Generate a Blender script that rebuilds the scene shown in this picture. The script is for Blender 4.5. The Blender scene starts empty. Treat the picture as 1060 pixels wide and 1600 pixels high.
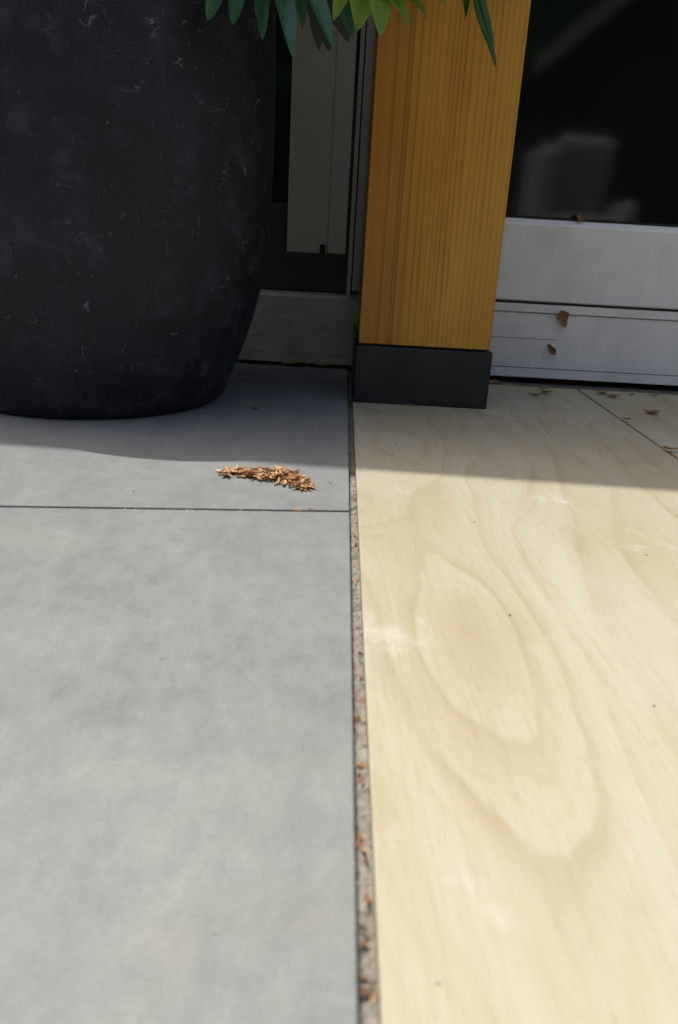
import bpy, bmesh, math, random
from mathutils import Vector, Matrix, noise as mnoise

random.seed(7)
SC = bpy.context.scene
COL = SC.collection

# ------------------------------------------------------------------ camera
cam_d = bpy.data.cameras.new('camera')
cam = bpy.data.objects.new('camera', cam_d)
COL.objects.link(cam)
cam_d.sensor_fit = 'VERTICAL'
cam_d.sensor_height = 23.6
cam_d.sensor_width = 15.64
cam_d.lens = 23.6 * 1220.0 / 1600.0
cam_d.clip_start = 0.02
cam_d.clip_end = 600
cam_d.dof.use_dof = True
cam_d.dof.focus_distance = 1.18
cam_d.dof.aperture_fstop = 5.2
rot = Matrix(((0.998492, -0.05357027, -0.01199841),
              (0.00693754, 0.33993935, -0.94042177),
              (0.05445738, 0.93892037, 0.33979836)))
cam.matrix_world = Matrix.Translation((0, 0, 0.275)) @ rot.to_4x4()
SC.camera = cam

# ------------------------------------------------------------------ light
SUN = Vector((-0.35, 0.155, 1.0)).normalized()          # direction towards the sun
world = bpy.data.worlds.new('World')
SC.world = world
world.use_nodes = True
wn = world.node_tree
wn.nodes.clear()
sky = wn.nodes.new('ShaderNodeTexSky')
sky.sky_type = 'NISHITA'
sky.sun_disc = False
sky.sun_elevation = math.asin(SUN.z)
sky.air_density = 1.0
sky.dust_density = 6.0
sky.ozone_density = 0.3
sky.sun_rotation = math.atan2(SUN.x, SUN.y)
bg = wn.nodes.new('ShaderNodeBackground')
bg.inputs['Strength'].default_value = 0.15
wo = wn.nodes.new('ShaderNodeOutputWorld')
wn.links.new(sky.outputs[0], bg.inputs[0])
wn.links.new(bg.outputs[0], wo.inputs[0])
sd = bpy.data.lights.new('sun', 'SUN')
sd.energy = 3.3
sd.angle = math.radians(0.55)
sd.color = (1.0, 0.965, 0.90)
sun = bpy.data.objects.new('sun', sd)
COL.objects.link(sun)
sun.rotation_euler = SUN.to_track_quat('Z', 'Y').to_euler()
sun.location = SUN * 10
SC.view_settings.view_transform = 'Standard'
SC.view_settings.look = 'None'
SC.view_settings.gamma = 1.0
SC.view_settings.exposure = 0.36
SC.view_settings.use_curve_mapping = False
SC.cycles.max_bounces = 7
SC.cycles.diffuse_bounces = 3
SC.cycles.glossy_bounces = 3
SC.cycles.transparent_max_bounces = 12


# ------------------------------------------------------------------ node helper
class NT:
    """small wrapper so that materials read as expressions"""
    def __init__(self, name):
        self.m = bpy.data.materials.new(name)
        self.m.use_nodes = True
        self.t = self.m.node_tree
        self.t.nodes.clear()
        self.out = self.t.nodes.new('ShaderNodeOutputMaterial')

    def put(self, sock, v):
        if isinstance(v, bpy.types.NodeSocket):
            self.t.links.new(v, sock)
        elif v is not None:
            if sock.type in ('RGBA',) and len(v) == 3:
                v = (*v, 1)
            sock.default_value = v

    def math(self, op, a, b=None, c=None, clamp=False):
        n = self.t.nodes.new('ShaderNodeMath')
        n.operation = op
        n.use_clamp = clamp
        for i, v in enumerate((a, b, c)):
            if v is not None:
                self.put(n.inputs[i], v)
        return n.outputs[0]

    def vmath(self, op, a, b):
        n = self.t.nodes.new('ShaderNodeVectorMath')
        n.operation = op
        self.put(n.inputs[0], a)
        self.put(n.inputs[1], b)
        return n.outputs[0]

    def coord(self, kind='Object'):
        return self.t.nodes.new('ShaderNodeTexCoord').outputs[kind]

    def random(self):
        return self.t.nodes.new('ShaderNodeObjectInfo').outputs['Random']

    def island(self):
        return self.t.nodes.new('ShaderNodeNewGeometry').outputs['Random Per Island']

    def sep(self, v):
        n = self.t.nodes.new('ShaderNodeSeparateXYZ')
        self.put(n.inputs[0], v)
        return n.outputs

    def comb(self, x, y, z):
        n = self.t.nodes.new('ShaderNodeCombineXYZ')
        for i, v in enumerate((x, y, z)):
            self.put(n.inputs[i], v)
        return n.outputs[0]

    def scale(self, v, s):
        return self.vmath('MULTIPLY', v, s)

    def noise(self, v, scale, detail=3.0, rough=0.5, dist=0.0):
        n = self.t.nodes.new('ShaderNodeTexNoise')
        self.put(n.inputs['Vector'], v)
        n.inputs['Scale'].default_value = scale
        n.inputs['Detail'].default_value = detail
        n.inputs['Roughness'].default_value = rough
        n.inputs['Distortion'].default_value = dist
        return n.outputs['Fac']

    def voro(self, v, scale, feature='F1'):
        n = self.t.nodes.new('ShaderNodeTexVoronoi')
        n.feature = feature
        self.put(n.inputs['Vector'], v)
        n.inputs['Scale'].default_value = scale
        return n.outputs['Distance']

    def ramp(self, f, stops, interp='LINEAR'):
        n = self.t.nodes.new('ShaderNodeValToRGB')
        n.color_ramp.interpolation = interp
        el = n.color_ramp.elements
        while len(el) < len(stops):
            el.new(0.5)
        for e, (p, c) in zip(el, stops):
            e.position = p
            e.color = (c, c, c, 1) if isinstance(c, (int, float)) else (*c, 1)
        self.put(n.inputs[0], f)
        return n.outputs[0]

    def mix(self, f, a, b, mode='MIX'):
        n = self.t.nodes.new('ShaderNodeMix')
        n.data_type = 'RGBA'
        n.blend_type = mode
        self.put(n.inputs[0], f)
        self.put(n.inputs[6], a)
        self.put(n.inputs[7], b)
        return n.outputs[2]

    def bump(self, h, strength, dist=0.001):
        n = self.t.nodes.new('ShaderNodeBump')
        n.inputs['Strength'].default_value = strength
        n.inputs['Distance'].default_value = dist
        self.put(n.inputs['Height'], h)
        return n.outputs[0]

    def principled(self, color, rough=0.6, spec=0.5, normal=None, metal=0.0, **kw):
        n = self.t.nodes.new('ShaderNodeBsdfPrincipled')
        self.put(n.inputs['Base Color'], color)
        self.put(n.inputs['Roughness'], rough)
        self.put(n.inputs['Specular IOR Level'], spec)
        self.put(n.inputs['Metallic'], metal)
        if normal is not None:
            self.put(n.inputs['Normal'], normal)
        for k, v in kw.items():
            self.put(n.inputs[k], v)
        return n.outputs[0]

    def end(self, sh):
        self.t.links.new(sh, self.out.inputs[0])
        return self.m


def smooth(N, x, a, b):
    n = N.t.nodes.new('ShaderNodeMapRange')
    n.interpolation_type = 'SMOOTHSTEP'
    n.inputs['From Min'].default_value = a
    n.inputs['From Max'].default_value = b
    N.put(n.inputs['Value'], x)
    return n.outputs[0]


# ------------------------------------------------------------------ materials
def mat_grey_tile():
    N = NT('grey_porcelain')
    p = N.coord()
    p = N.vmath('ADD', p, N.comb(N.math('MULTIPLY', N.random(), 37.0), 0.0, 0.0))
    big = N.noise(p, 5.5, 4, 0.6, 0.2)
    mid = N.noise(N.scale(p, (1.25, 0.8, 1)), 46, 5, 0.74, 0.3)
    streak = N.noise(N.scale(p, (1.5, 0.75, 1)), 13, 5, 0.68, 0.3)
    fine = N.noise(p, 420, 3, 0.7)
    speck = N.voro(p, 210)
    v = N.math('ADD', N.math('MULTIPLY', big, 0.30), N.math('MULTIPLY', mid, 0.42))
    v = N.math('ADD', v, N.math('MULTIPLY', streak, 0.28))
    col = N.ramp(v, [(0.35, (0.138, 0.148, 0.145)), (0.46, (0.179, 0.191, 0.185)),
                     (0.56, (0.209, 0.221, 0.212)), (0.69, (0.257, 0.269, 0.255))])
    col = N.mix(N.math('MULTIPLY', N.math('SUBTRACT', 1.0, smooth(N, fine, 0.32, 0.48)), 0.35), col, (0.12, 0.124, 0.124))
    warm = smooth(N, N.noise(p, 6.5, 3, 0.6), 0.52, 0.75)
    col = N.mix(N.math('MULTIPLY', warm, 0.35), col, (0.215, 0.210, 0.188))
    col = N.mix(N.math('MULTIPLY', smooth(N, fine, 0.55, 0.75), 0.45), col, (0.29, 0.29, 0.275))
    dark = N.math('SUBTRACT', 1.0, smooth(N, speck, 0.05, 0.13))
    dark = N.math('MULTIPLY', dark, smooth(N, N.noise(p, 30, 2), 0.56, 0.66))
    col = N.mix(N.math('MULTIPLY', dark, 0.55), col, (0.07, 0.072, 0.075))
    nor = N.bump(N.math('ADD', N.math('MULTIPLY', mid, 0.7), N.math('MULTIPLY', fine, 0.3)), 0.35, 0.0012)
    return N.end(N.principled(col, N.math('ADD', 0.5, N.math('MULTIPLY', mid, 0.2)), 0.35, nor))


def mat_timber_tile():
    """cream wood-look porcelain: contour lines of a stretched field, sharp on one side"""
    N = NT('cream_wood_look_porcelain')
    p = N.coord('Object')
    s = N.sep(p)
    rnd = N.math('MULTIPLY', N.random(), 31.0)
    xs = N.math('ADD', s[0], N.math('MULTIPLY', s[1], 0.05))
    q = N.comb(xs, N.math('MULTIPLY', s[1], 0.24), rnd)
    ax = N.math('MULTIPLY', N.math('SUBTRACT', N.noise(N.comb(0.0, N.math('MULTIPLY', s[1], 0.9), rnd), 2.2, 1), 0.5), 0.05)
    dx = N.math('SUBTRACT', N.math('ADD', xs, 0.165), ax)
    hyp = N.math('SUBTRACT', N.math('SQRT', N.math('ADD', N.math('MULTIPLY', dx, dx), 0.0012)), 0.0346)
    warp = N.math('SUBTRACT', N.noise(q, 5.5, 2, 0.5), 0.5)
    warp2 = N.math('SUBTRACT', N.noise(q, 20.0, 3, 0.5), 0.5)
    F = N.math('SUBTRACT', N.math('MULTIPLY', s[1], 0.34), N.math('MULTIPLY', hyp, 2.7))
    # knots-under-the-surface: closed ovals along the heart of the board
    for bx, by, wx, wy, amp in ((-0.146, -0.318, 0.050, 0.150, 0.25), (-0.150, 0.235, 0.055, 0.120, 0.20),
                                (-0.228, -0.020, 0.030, 0.070, 0.22), (-0.150, 0.620, 0.05, 0.13, 0.3)):
        ex = N.math('DIVIDE', N.math('SUBTRACT', s[0], bx), wx)
        ey = N.math('DIVIDE', N.math('SUBTRACT', s[1], by), wy)
        g = N.math('ADD', N.math('MULTIPLY', ex, ex), N.math('MULTIPLY', ey, ey))
        F = N.math('ADD', F, N.math('MULTIPLY', N.math('EXPONENT', N.math('MULTIPLY', g, -1.0)), amp))
    F = N.math('ADD', F, N.math('MULTIPLY', warp, 0.52))
    F = N.math('ADD', F, N.math('MULTIPLY', warp2, 0.10))
    a = N.math('FRACT', N.math('MULTIPLY', F, 7.6))
    b = N.math('FRACT', N.math('ADD', N.math('MULTIPLY', F, 21.0), N.math('MULTIPLY', warp2, 1.2)))
    fibre = N.noise(N.comb(xs, N.math('MULTIPLY', s[1], 0.035), rnd), 230, 4, 0.65)
    pores = N.noise(N.comb(xs, N.math('MULTIPLY', s[1], 0.06), rnd), 620, 2, 0.6)
    cloud = N.noise(N.comb(xs, N.math('MULTIPLY', s[1], 0.45), rnd), 7, 4, 0.6)
    col = N.ramp(cloud, [(0.28, (0.352, 0.322, 0.219)), (0.5, (0.388, 0.369, 0.275)), (0.72, (0.410, 0.402, 0.322))])
    band = N.ramp(a, [(0.0, 0.25), (0.10, 0.0), (0.40, 0.12), (0.72, 0.5), (0.90, 0.95), (0.95, 1.0), (1.0, 0.25)])
    famt = N.math('ADD', 0.15, N.math('MULTIPLY', smooth(N, N.noise(N.comb(xs, N.math('MULTIPLY', s[1], 0.5), rnd), 11.0, 2), 0.36, 0.66), 0.30))
    col = N.mix(N.math('MULTIPLY', band, famt), col, (0.270, 0.200, 0.098))
    line = N.ramp(b, [(0.0, 0.1), (0.1, 0.0), (0.6, 0.2), (0.93, 1.0), (1.0, 0.1)])
    amt = smooth(N, N.noise(q, 6.0, 2), 0.38, 0.66)
    col = N.mix(N.math('MULTIPLY', N.math('MULTIPLY', line, amt), 0.20), col, (0.29, 0.20, 0.10))
    col = N.mix(N.math('MULTIPLY', smooth(N, fibre, 0.42, 0.75), 0.26), col, (0.31, 0.235, 0.13))
    col = N.mix(N.math('MULTIPLY', smooth(N, pores, 0.58, 0.72), 0.22), col, (0.24, 0.17, 0.09))
    pale = smooth(N, N.noise(N.comb(xs, N.math('MULTIPLY', s[1], 0.7), rnd), 15, 5, 0.65), 0.58, 0.72)
    col = N.mix(N.math('MULTIPLY', pale, 0.42), col, (0.54, 0.52, 0.48))
    dirt = N.noise(p, 60, 4, 0.65)
    col = N.mix(N.math('MULTIPLY', smooth(N, dirt, 0.55, 0.78), 0.22), col, (0.28, 0.245, 0.19))
    nor = N.bump(N.math('ADD', N.math('MULTIPLY', band, 0.5), fibre), 0.18, 0.0008)
    return N.end(N.principled(col, 0.55, 0.28, nor))


def mat_post():
    N = NT('varnished_softwood')
    p = N.coord('Object')
    s = N.sep(p)
    zz = N.math('MULTIPLY', s[2], 0.16)
    wob = N.math('SUBTRACT', N.noise(N.comb(N.math('MULTIPLY', s[0], 2.0), s[1], zz), 6.0, 2), 0.5)
    u = N.math('ADD', N.math('ADD', s[0], N.math('MULTIPLY', s[1], 0.83)), N.math('MULTIPLY', wob, 0.014))
    un = N.math('DIVIDE', u, 0.2275)
    # fine close growth rings
    uw = N.math('ADD', u, N.math('MULTIPLY', N.math('SUBTRACT', N.noise(N.comb(u, 0.0, N.math('MULTIPLY', zz, 0.25)), 24.0, 2), 0.5), 0.022))
    fr = N.math('FRACT', N.math('MULTIPLY', uw, 121.0))
    ring = N.ramp(fr, [(0.0, 0.05), (0.5, 0.18), (0.82, 1.0), (0.93, 0.75), (1.0, 0.05)])
    fib = N.noise(N.comb(s[0], s[1], N.math('MULTIPLY', s[2], 0.012)), 420, 3, 0.6)
    mot = N.noise(N.comb(s[0], s[1], N.math('MULTIPLY', s[2], 0.25)), 11, 3, 0.55)
    col = N.ramp(mot, [(0.3, (0.47, 0.210, 0.019)), (0.55, (0.56, 0.268, 0.027)), (0.75, (0.62, 0.315, 0.040))])
    # right side of the face is a lighter lamella, the left reddish
    col = N.mix(N.math('MULTIPLY', N.math('SUBTRACT', 1.0, smooth(N, un, 0.0, 0.4)), 0.5), col, (0.35, 0.108, 0.008))
    col = N.mix(N.math('MULTIPLY', smooth(N, un, 0.62, 1.0), 0.40), col, (0.53, 0.28, 0.045))
    inside = smooth(N, un, 0.27, 0.33)
    ring = N.math('MULTIPLY', ring, N.math('ADD', 0.35, N.math('MULTIPLY', smooth(N, N.noise(N.comb(s[0], s[1], zz), 26, 3), 0.35, 0.7), 0.75)))
    col = N.mix(N.math('MULTIPLY', N.math('MULTIPLY', ring, 0.52), N.math('ADD', N.math('MULTIPLY', inside, 0.7), 0.3)), col, (0.150, 0.046, 0.005))
    broad = N.ramp(un, [(0.0, 0.0), (0.05, 0.25), (0.085, 0.1), (0.120, 0.35), (0.128, 1.0), (0.140, 0.2), (0.195, 0.35),
                        (0.205, 1.0), (0.217, 0.5), (0.232, 1.0), (0.243, 0.1), (0.275, 0.2), (0.29, 0.8), (0.30, 0.0)])
    col = N.mix(N.math('MULTIPLY', broad, 0.56), col, (0.085, 0.020, 0.003))
    col = N.mix(N.math('MULTIPLY', smooth(N, fib, 0.45, 0.8), 0.2), col, (0.17, 0.065, 0.010))
    nor = N.bump(N.math('ADD', fib, N.math('MULTIPLY', ring, -0.6)), 0.25, 0.0006)
    return N.end(N.principled(col, 0.42, 0.4, nor))


def mat_pot():
    N = NT('scuffed_charcoal_fibreclay')
    p = N.coord('Object')
    big = N.noise(p, 6, 4, 0.6, 0.5)
    mid = N.noise(p, 28, 5, 0.65, 0.4)
    fine = N.noise(p, 150, 3, 0.6)
    col = N.ramp(N.math('ADD', N.math('MULTIPLY', big, 0.5), N.math('MULTIPLY', mid, 0.5)),
                 [(0.32, (0.0042, 0.0052, 0.0078)), (0.50, (0.0088, 0.0106, 0.0150)), (0.66, (0.0190, 0.0222, 0.0300))])
    tot = None
    for k, (sc, w, lo, hi) in enumerate(((33, 0.011, 0.565, 0.65), (66, 0.015, 0.56, 0.64), (22, 0.007, 0.58, 0.66))):
        q = N.scale(N.vmath('ADD', p, (3.1 * k, 1.7 * k, 0.4 * k)), ((1, 1, 0.28), (0.4, 0.4, 1.0), (0.8, 1.1, 0.45))[k])
        ln = N.math('ABSOLUTE', N.math('SUBTRACT', N.noise(q, sc, 1, 0.5, 0.15), 0.5))
        ln = N.math('SUBTRACT', 1.0, smooth(N, ln, 0.0, w))
        msk = smooth(N, N.noise(N.vmath('ADD', p, (9.0 + k, 4.0, 1.0)), 40 + 9 * k, 1, 0.6), lo, hi)
        msk = N.math('MULTIPLY', msk, smooth(N, N.noise(N.vmath('ADD', p, (2.0 + k, 8.0, 5.0)), 7, 3, 0.65), 0.47, 0.66))
        ln = N.math('MULTIPLY', ln, msk)
        tot = ln if tot is None else N.math('MAXIMUM', tot, ln)
    dots = N.math('MULTIPLY', N.math('SUBTRACT', 1.0, smooth(N, N.voro(p, 62), 0.04, 0.16)), smooth(N, N.noise(p, 24, 2), 0.60, 0.68))
    tot = N.math('MAXIMUM', tot, N.math('MULTIPLY', dots, 0.7))
    haze = smooth(N, N.noise(p, 14, 6, 0.72), 0.50, 0.74)
    col = N.mix(N.math('MULTIPLY', haze, 0.5), col, (0.050, 0.060, 0.080))
    col = N.mix(N.math('MULTIPLY', tot, 0.5), col, (0.22, 0.23, 0.24))
    hair = N.noise(N.scale(p, (1, 1, 0.35)), 170, 5, 0.75, 1.0)
    col = N.mix(N.math('MULTIPLY', smooth(N, hair, 0.58, 0.74), 0.36), col, (0.12, 0.135, 0.155))
    nor = N.bump(N.math('ADD', N.math('MULTIPLY', mid, 0.7), N.math('MULTIPLY', fine, 0.4)), 0.5, 0.0022)
    return N.end(N.principled(col, N.math('ADD', 0.40, N.math('MULTIPLY', mid, 0.35)), 0.36, nor))


def mat_plain(name, c, rough=0.5, spec=0.4, var=0.08, scale=40, bump=0.1, metal=0.0, dirt=None, dirt_amt=0.0, dscale=9):
    N = NT(name)
    p = N.coord('Object')
    n = N.noise(p, scale, 4, 0.6)
    dk = tuple(x * (1 - var) for x in c)
    lt = tuple(min(1, x * (1 + var)) for x in c)
    col = N.ramp(n, [(0.3, dk), (0.7, lt)])
    if dirt:
        d = smooth(N, N.noise(p, dscale, 5, 0.65, 0.6), 0.45, 0.8)
        col = N.mix(N.math('MULTIPLY', d, dirt_amt), col, dirt)
    nor = N.bump(n, bump, 0.001)
    return N.end(N.principled(col, rough, spec, nor, metal))


def mat_leaf(name, c, c2, trans, rough=0.28, through=0.36):
    N = NT(name)
    p = N.coord('Object')
    n = N.noise(p, 45, 3, 0.6)
    col = N.mix(n, c, c2)
    nor = N.bump(N.noise(p, 120, 3, 0.6), 0.25, 0.002)
    sh = N.principled(col, rough, 0.7, nor)
    tr = N.t.nodes.new('ShaderNodeBsdfTranslucent')
    N.put(tr.inputs[0], trans)
    mx = N.t.nodes.new('ShaderNodeMixShader')
    mx.inputs[0].default_value = through
    N.t.links.new(sh, mx.inputs[1])
    N.t.links.new(tr.outputs[0], mx.inputs[2])
    return N.end(mx.outputs[0])


def mat_flake(name, stops, rough=0.55):
    N = NT(name)
    r = N.random()
    p = N.coord('Object')
    col = N.ramp(r, stops)
    n = N.noise(p, 300, 3, 0.6)
    col = N.mix(N.math('MULTIPLY', smooth(N, n, 0.5, 0.75), 0.35), col, (0.20, 0.09, 0.03))
    sh = N.principled(col, rough, 0.35)
    return N.end(sh)


def mat_litter():
    N = NT('fine_litter')
    col = N.ramp(N.island(), [(0.0, (0.035, 0.022, 0.012)), (0.5, (0.12, 0.06, 0.024)), (0.8, (0.26, 0.13, 0.05)), (1.0, (0.42, 0.29, 0.14))])
    return N.end(N.principled(col, 0.7, 0.3))


def mat_glass():
    N = NT('door_glass')
    fr = N.t.nodes.new('ShaderNodeFresnel')
    fr.inputs[0].default_value = 1.5
    tr = N.t.nodes.new('ShaderNodeBsdfTransparent')
    tr.inputs[0].default_value = (0.80, 0.84, 0.82, 1)
    gl = N.t.nodes.new('ShaderNodeBsdfGlossy')
    gl.inputs['Roughness'].default_value = 0.06
    gl.inputs['Color'].default_value = (0.95, 0.97, 1, 1)
    mx = N.t.nodes.new('ShaderNodeMixShader')
    N.t.links.new(fr.outputs[0], mx.inputs[0])
    N.t.links.new(tr.outputs[0], mx.inputs[1])
    N.t.links.new(gl.outputs[0], mx.inputs[2])
    return N.end(mx.outputs[0])


def mat_sand():
    N = NT('joint_sand_grit')
    p = N.coord('Object')
    v = N.noise(p, 130, 4, 0.7)
    v2 = N.noise(p, 620, 2, 0.6)
    col = N.ramp(N.math('ADD', N.math('MULTIPLY', v, 0.6), N.math('MULTIPLY', v2, 0.4)),
                 [(0.34, (0.06, 0.05, 0.04)), (0.44, (0.19, 0.172, 0.14)), (0.58, (0.29, 0.27, 0.225)), (0.72, (0.38, 0.345, 0.28))])
    rust = smooth(N, N.noise(p, 38, 3), 0.6, 0.7)
    col = N.mix(N.math('MULTIPLY', rust, 0.65), col, (0.22, 0.10, 0.035))
    return N.end(N.principled(col, 0.9, 0.2, N.bump(v2, 0.6, 0.002)))


M = {
    'grey_tile': mat_grey_tile(),
    'timber_tile': mat_timber_tile(),
    'post': mat_post(),
    'pot': mat_pot(),
    'plinth': mat_plain('charcoal_post_shoe', (0.016, 0.016, 0.0162), 0.6, 0.4, 0.25, 30, 0.2, dirt=(0.04, 0.04, 0.041), dirt_amt=0.4, dscale=16),
    'white': mat_plain('white_powder_coat', (0.82, 0.81, 0.785), 0.40, 0.45, 0.03, 12, 0.04, dirt=(0.43, 0.41, 0.36), dirt_amt=0.35, dscale=7),
    'sill': mat_plain('weathered_aluminium_sill', (0.84, 0.82, 0.775), 0.45, 0.45, 0.05, 14, 0.05, dirt=(0.60, 0.575, 0.53), dirt_amt=0.5, dscale=8),
    'sill_old': mat_plain('dusty_aluminium_sill', (0.50, 0.475, 0.42), 0.6, 0.3, 0.07, 14, 0.06, dirt=(0.2, 0.18, 0.145), dirt_amt=0.6, dscale=10),  # greyer base and stronger dark blotches than the door sill
    'panel': mat_plain('light_grey_shutter_panel', (0.48, 0.455, 0.40), 0.5, 0.4, 0.03, 10, 0.03),
    'profile': mat_plain('mid_grey_profile', (0.42, 0.41, 0.39), 0.45, 0.45, 0.05, 20, 0.03),
    'gasket': mat_plain('black_rubber', (0.012, 0.012, 0.012), 0.6, 0.3, 0.2, 60, 0.1),
    'dark_frame': mat_plain('dark_grey_frame', (0.055, 0.055, 0.05), 0.5, 0.4, 0.1, 30, 0.05),  # dark grey carries the deep shade behind the planter on the window rails
    'glass': mat_glass(),
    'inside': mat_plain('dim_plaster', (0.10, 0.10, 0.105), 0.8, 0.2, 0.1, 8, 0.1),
    'soffit': mat_plain('pale_soffit', (0.5, 0.48, 0.44), 0.7, 0.3, 0.05, 8, 0.1),
    'bed': mat_plain('paving_bed', (0.06, 0.055, 0.048), 0.95, 0.1, 0.35, 120, 0.6),
    'membrane': mat_plain('dark_channel_grit', (0.13, 0.127, 0.12), 0.9, 0.2, 0.4, 160, 0.8, dirt=(0.12, 0.085, 0.05), dirt_amt=0.7, dscale=30),
    'sand': mat_sand(),
    'soil': mat_plain('potting_soil', (0.035, 0.024, 0.016), 0.95, 0.1, 0.5, 90, 1.0),
    'lawn': mat_plain('lawn', (0.06, 0.095, 0.028), 0.9, 0.2, 0.4, 25, 0.8),
    'dark_leaf': mat_leaf('dark_green_leaf', (0.020, 0.080, 0.036), (0.046, 0.140, 0.068), (0.03, 0.13, 0.03), 0.25, 0.15),
    'under_leaf': mat_leaf('shaded_old_leaf', (0.010, 0.016, 0.008), (0.016, 0.026, 0.012), (0.01, 0.02, 0.008), 0.5),  # near-black green for the toothed leaf at the back
    'lime_leaf': mat_leaf('lime_green_leaf', (0.14, 0.24, 0.018), (0.23, 0.36, 0.06), (0.30, 0.46, 0.03), 0.5),
    'blade_leaf': mat_leaf('narrow_green_leaf', (0.016, 0.055, 0.010), (0.034, 0.10, 0.014), (0.08, 0.20, 0.02)),
    'rib': mat_plain('pale_midrib', (0.10, 0.22, 0.10), 0.4, 0.5, 0.1, 60, 0.1),
    'stem': mat_plain('green_stem', (0.10, 0.13, 0.05), 0.6, 0.3, 0.2, 60, 0.2),
    'flake': mat_flake('dry_bud_scales', [(0.0, (0.22, 0.095, 0.038)), (0.25, (0.36, 0.175, 0.075)), (0.6, (0.45, 0.245, 0.11)), (0.85, (0.53, 0.34, 0.17)), (1.0, (0.62, 0.50, 0.31))]),
    'dry': mat_flake('dry_brown_leaf', [(0.0, (0.16, 0.075, 0.030)), (0.5, (0.24, 0.12, 0.045)), (1.0, (0.36, 0.21, 0.09))]),
    'litter': mat_litter(),
    'crumb': mat_plain('dark_crumb', (0.10, 0.078, 0.05), 0.8, 0.2, 0.3, 200, 0.2),
    'plastic': mat_plain('pale_outdoor_fabric', (0.26, 0.27, 0.275), 0.4, 0.4, 0.02, 10, 0.02),
    'shed_wall': mat_plain('dark_stained_boards', (0.028, 0.025, 0.022), 0.8, 0.2, 0.2, 30, 0.3),
    'hedge_leaf': mat_leaf('hedge_leaf', (0.045, 0.085, 0.03), (0.075, 0.125, 0.045), (0.08, 0.14, 0.04)),
    'trim': mat_plain('grey_trim', (0.21, 0.22, 0.235), 0.5, 0.3, 0.04, 12, 0.05),
}


# ------------------------------------------------------------------ geometry helpers
def link(o, parent=None):
    COL.objects.link(o)
    if parent is not None:
        o.parent = parent
    return o


def empty(name, loc):
    o = bpy.data.objects.new(name, None)
    o.location = loc
    o.empty_display_size = 0.05
    return link(o)


def tag(o, label=None, cat=None, group=None, kind=None):
    if label:
        o['label'] = label
    if cat:
        o['category'] = cat
    if group:
        o['group'] = group
    if kind:
        o['kind'] = kind
    return o


def from_bm(name, bm, mat, parent=None, origin=(0, 0, 0), smooth_shade=False):
    """bm is in world space; the object sits at origin"""
    origin = Vector(origin)
    bmesh.ops.translate(bm, verts=bm.verts, vec=-origin)
    me = bpy.data.meshes.new(name)
    bm.to_mesh(me)
    bm.free()
    me.materials.append(mat)
    if smooth_shade:
        for f in me.polygons:
            f.use_smooth = True
    o = bpy.data.objects.new(name, me)
    off = Vector((0, 0, 0))
    if parent is not None:
        par = parent
        while par is not None:
            off += par.location
            par = par.parent
    o.location = origin - off
    return link(o, parent)


def bm_prism(poly, z0, z1, bevel=0.0, seg=2, bm=None):
    """poly: xy corners counter-clockwise"""
    own = bm is None
    if own:
        bm = bmesh.new()
    lo = [bm.verts.new((x, y, z0)) for x, y in poly]
    hi = [bm.verts.new((x, y, z1)) for x, y in poly]
    n = len(poly)
    bm.faces.new(list(reversed(lo)))
    bm.faces.new(hi)
    for i in range(n):
        j = (i + 1) % n
        bm.faces.new((lo[i], lo[j], hi[j], hi[i]))
    if bevel > 0:
        bmesh.ops.bevel(bm, geom=list(bm.edges), offset=bevel, segments=seg, affect='EDGES', profile=0.5)
    return bm


def bm_box(x0, x1, y0, y1, z0, z1, bevel=0.0, seg=2):
    return bm_prism([(x0, y0), (x1, y0), (x1, y1), (x0, y1)], z0, z1, bevel, seg)


def box(name, x0, x1, y0, y1, z0, z1, mat, parent=None, bevel=0.0, origin=None):
    if origin is None:
        origin = ((x0 + x1) / 2, (y0 + y1) / 2, z0)
    return from_bm(name, bm_box(x0, x1, y0, y1, z0, z1, bevel), mat, parent, origin)


def bm_extrude_x(profile, x0, x1):
    """profile: (y,z) polygon extruded along x"""
    bm = bmesh.new()
    a = [bm.verts.new((x0, y, z)) for y, z in profile]
    b = [bm.verts.new((x1, y, z)) for y, z in profile]
    n = len(profile)
    bm.faces.new(a)
    bm.faces.new(list(reversed(b)))
    for i in range(n):
        j = (i + 1) % n
        bm.faces.new((a[i], b[i], b[j], a[j]))
    bmesh.ops.recalc_face_normals(bm, faces=bm.faces)
    return bm


def bm_tube(pts, radii, seg=8, bm=None):
    if bm is None:
        bm = bmesh.new()
    rings = []
    pts = [Vector(p) for p in pts]
    for i, p in enumerate(pts):
        d = (pts[min(i + 1, len(pts) - 1)] - pts[max(i - 1, 0)]).normalized()
        a = d.orthogonal().normalized() if abs(d.z) > 0.95 else d.cross(Vector((0, 0, 1))).normalized()
        b = d.cross(a)
        r = radii[i] if isinstance(radii, (list, tuple)) else radii
        rings.append([bm.verts.new(p + a * r * math.cos(t) + b * r * math.sin(t)) for t in [2 * math.pi * k / seg for k in range(seg)]])
    for i in range(len(rings) - 1):
        for k in range(seg):
            j = (k + 1) % seg
            bm.faces.new((rings[i][k], rings[i][j], rings[i + 1][j], rings[i + 1][k]))
    bm.faces.new(list(reversed(rings[0])))
    bm.faces.new(rings[-1])
    bmesh.ops.recalc_face_normals(bm, faces=bm.faces)
    return bm


# ------------------------------------------------------------------ setting: ground, paving
gbm = bmesh.new()
bmesh.ops.create_grid(gbm, x_segments=2, y_segments=2, size=300)
bmesh.ops.translate(gbm, verts=gbm.verts, vec=(0, 0, -0.075))
tag(from_bm('ground', gbm, M['lawn']), kind='structure')

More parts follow.
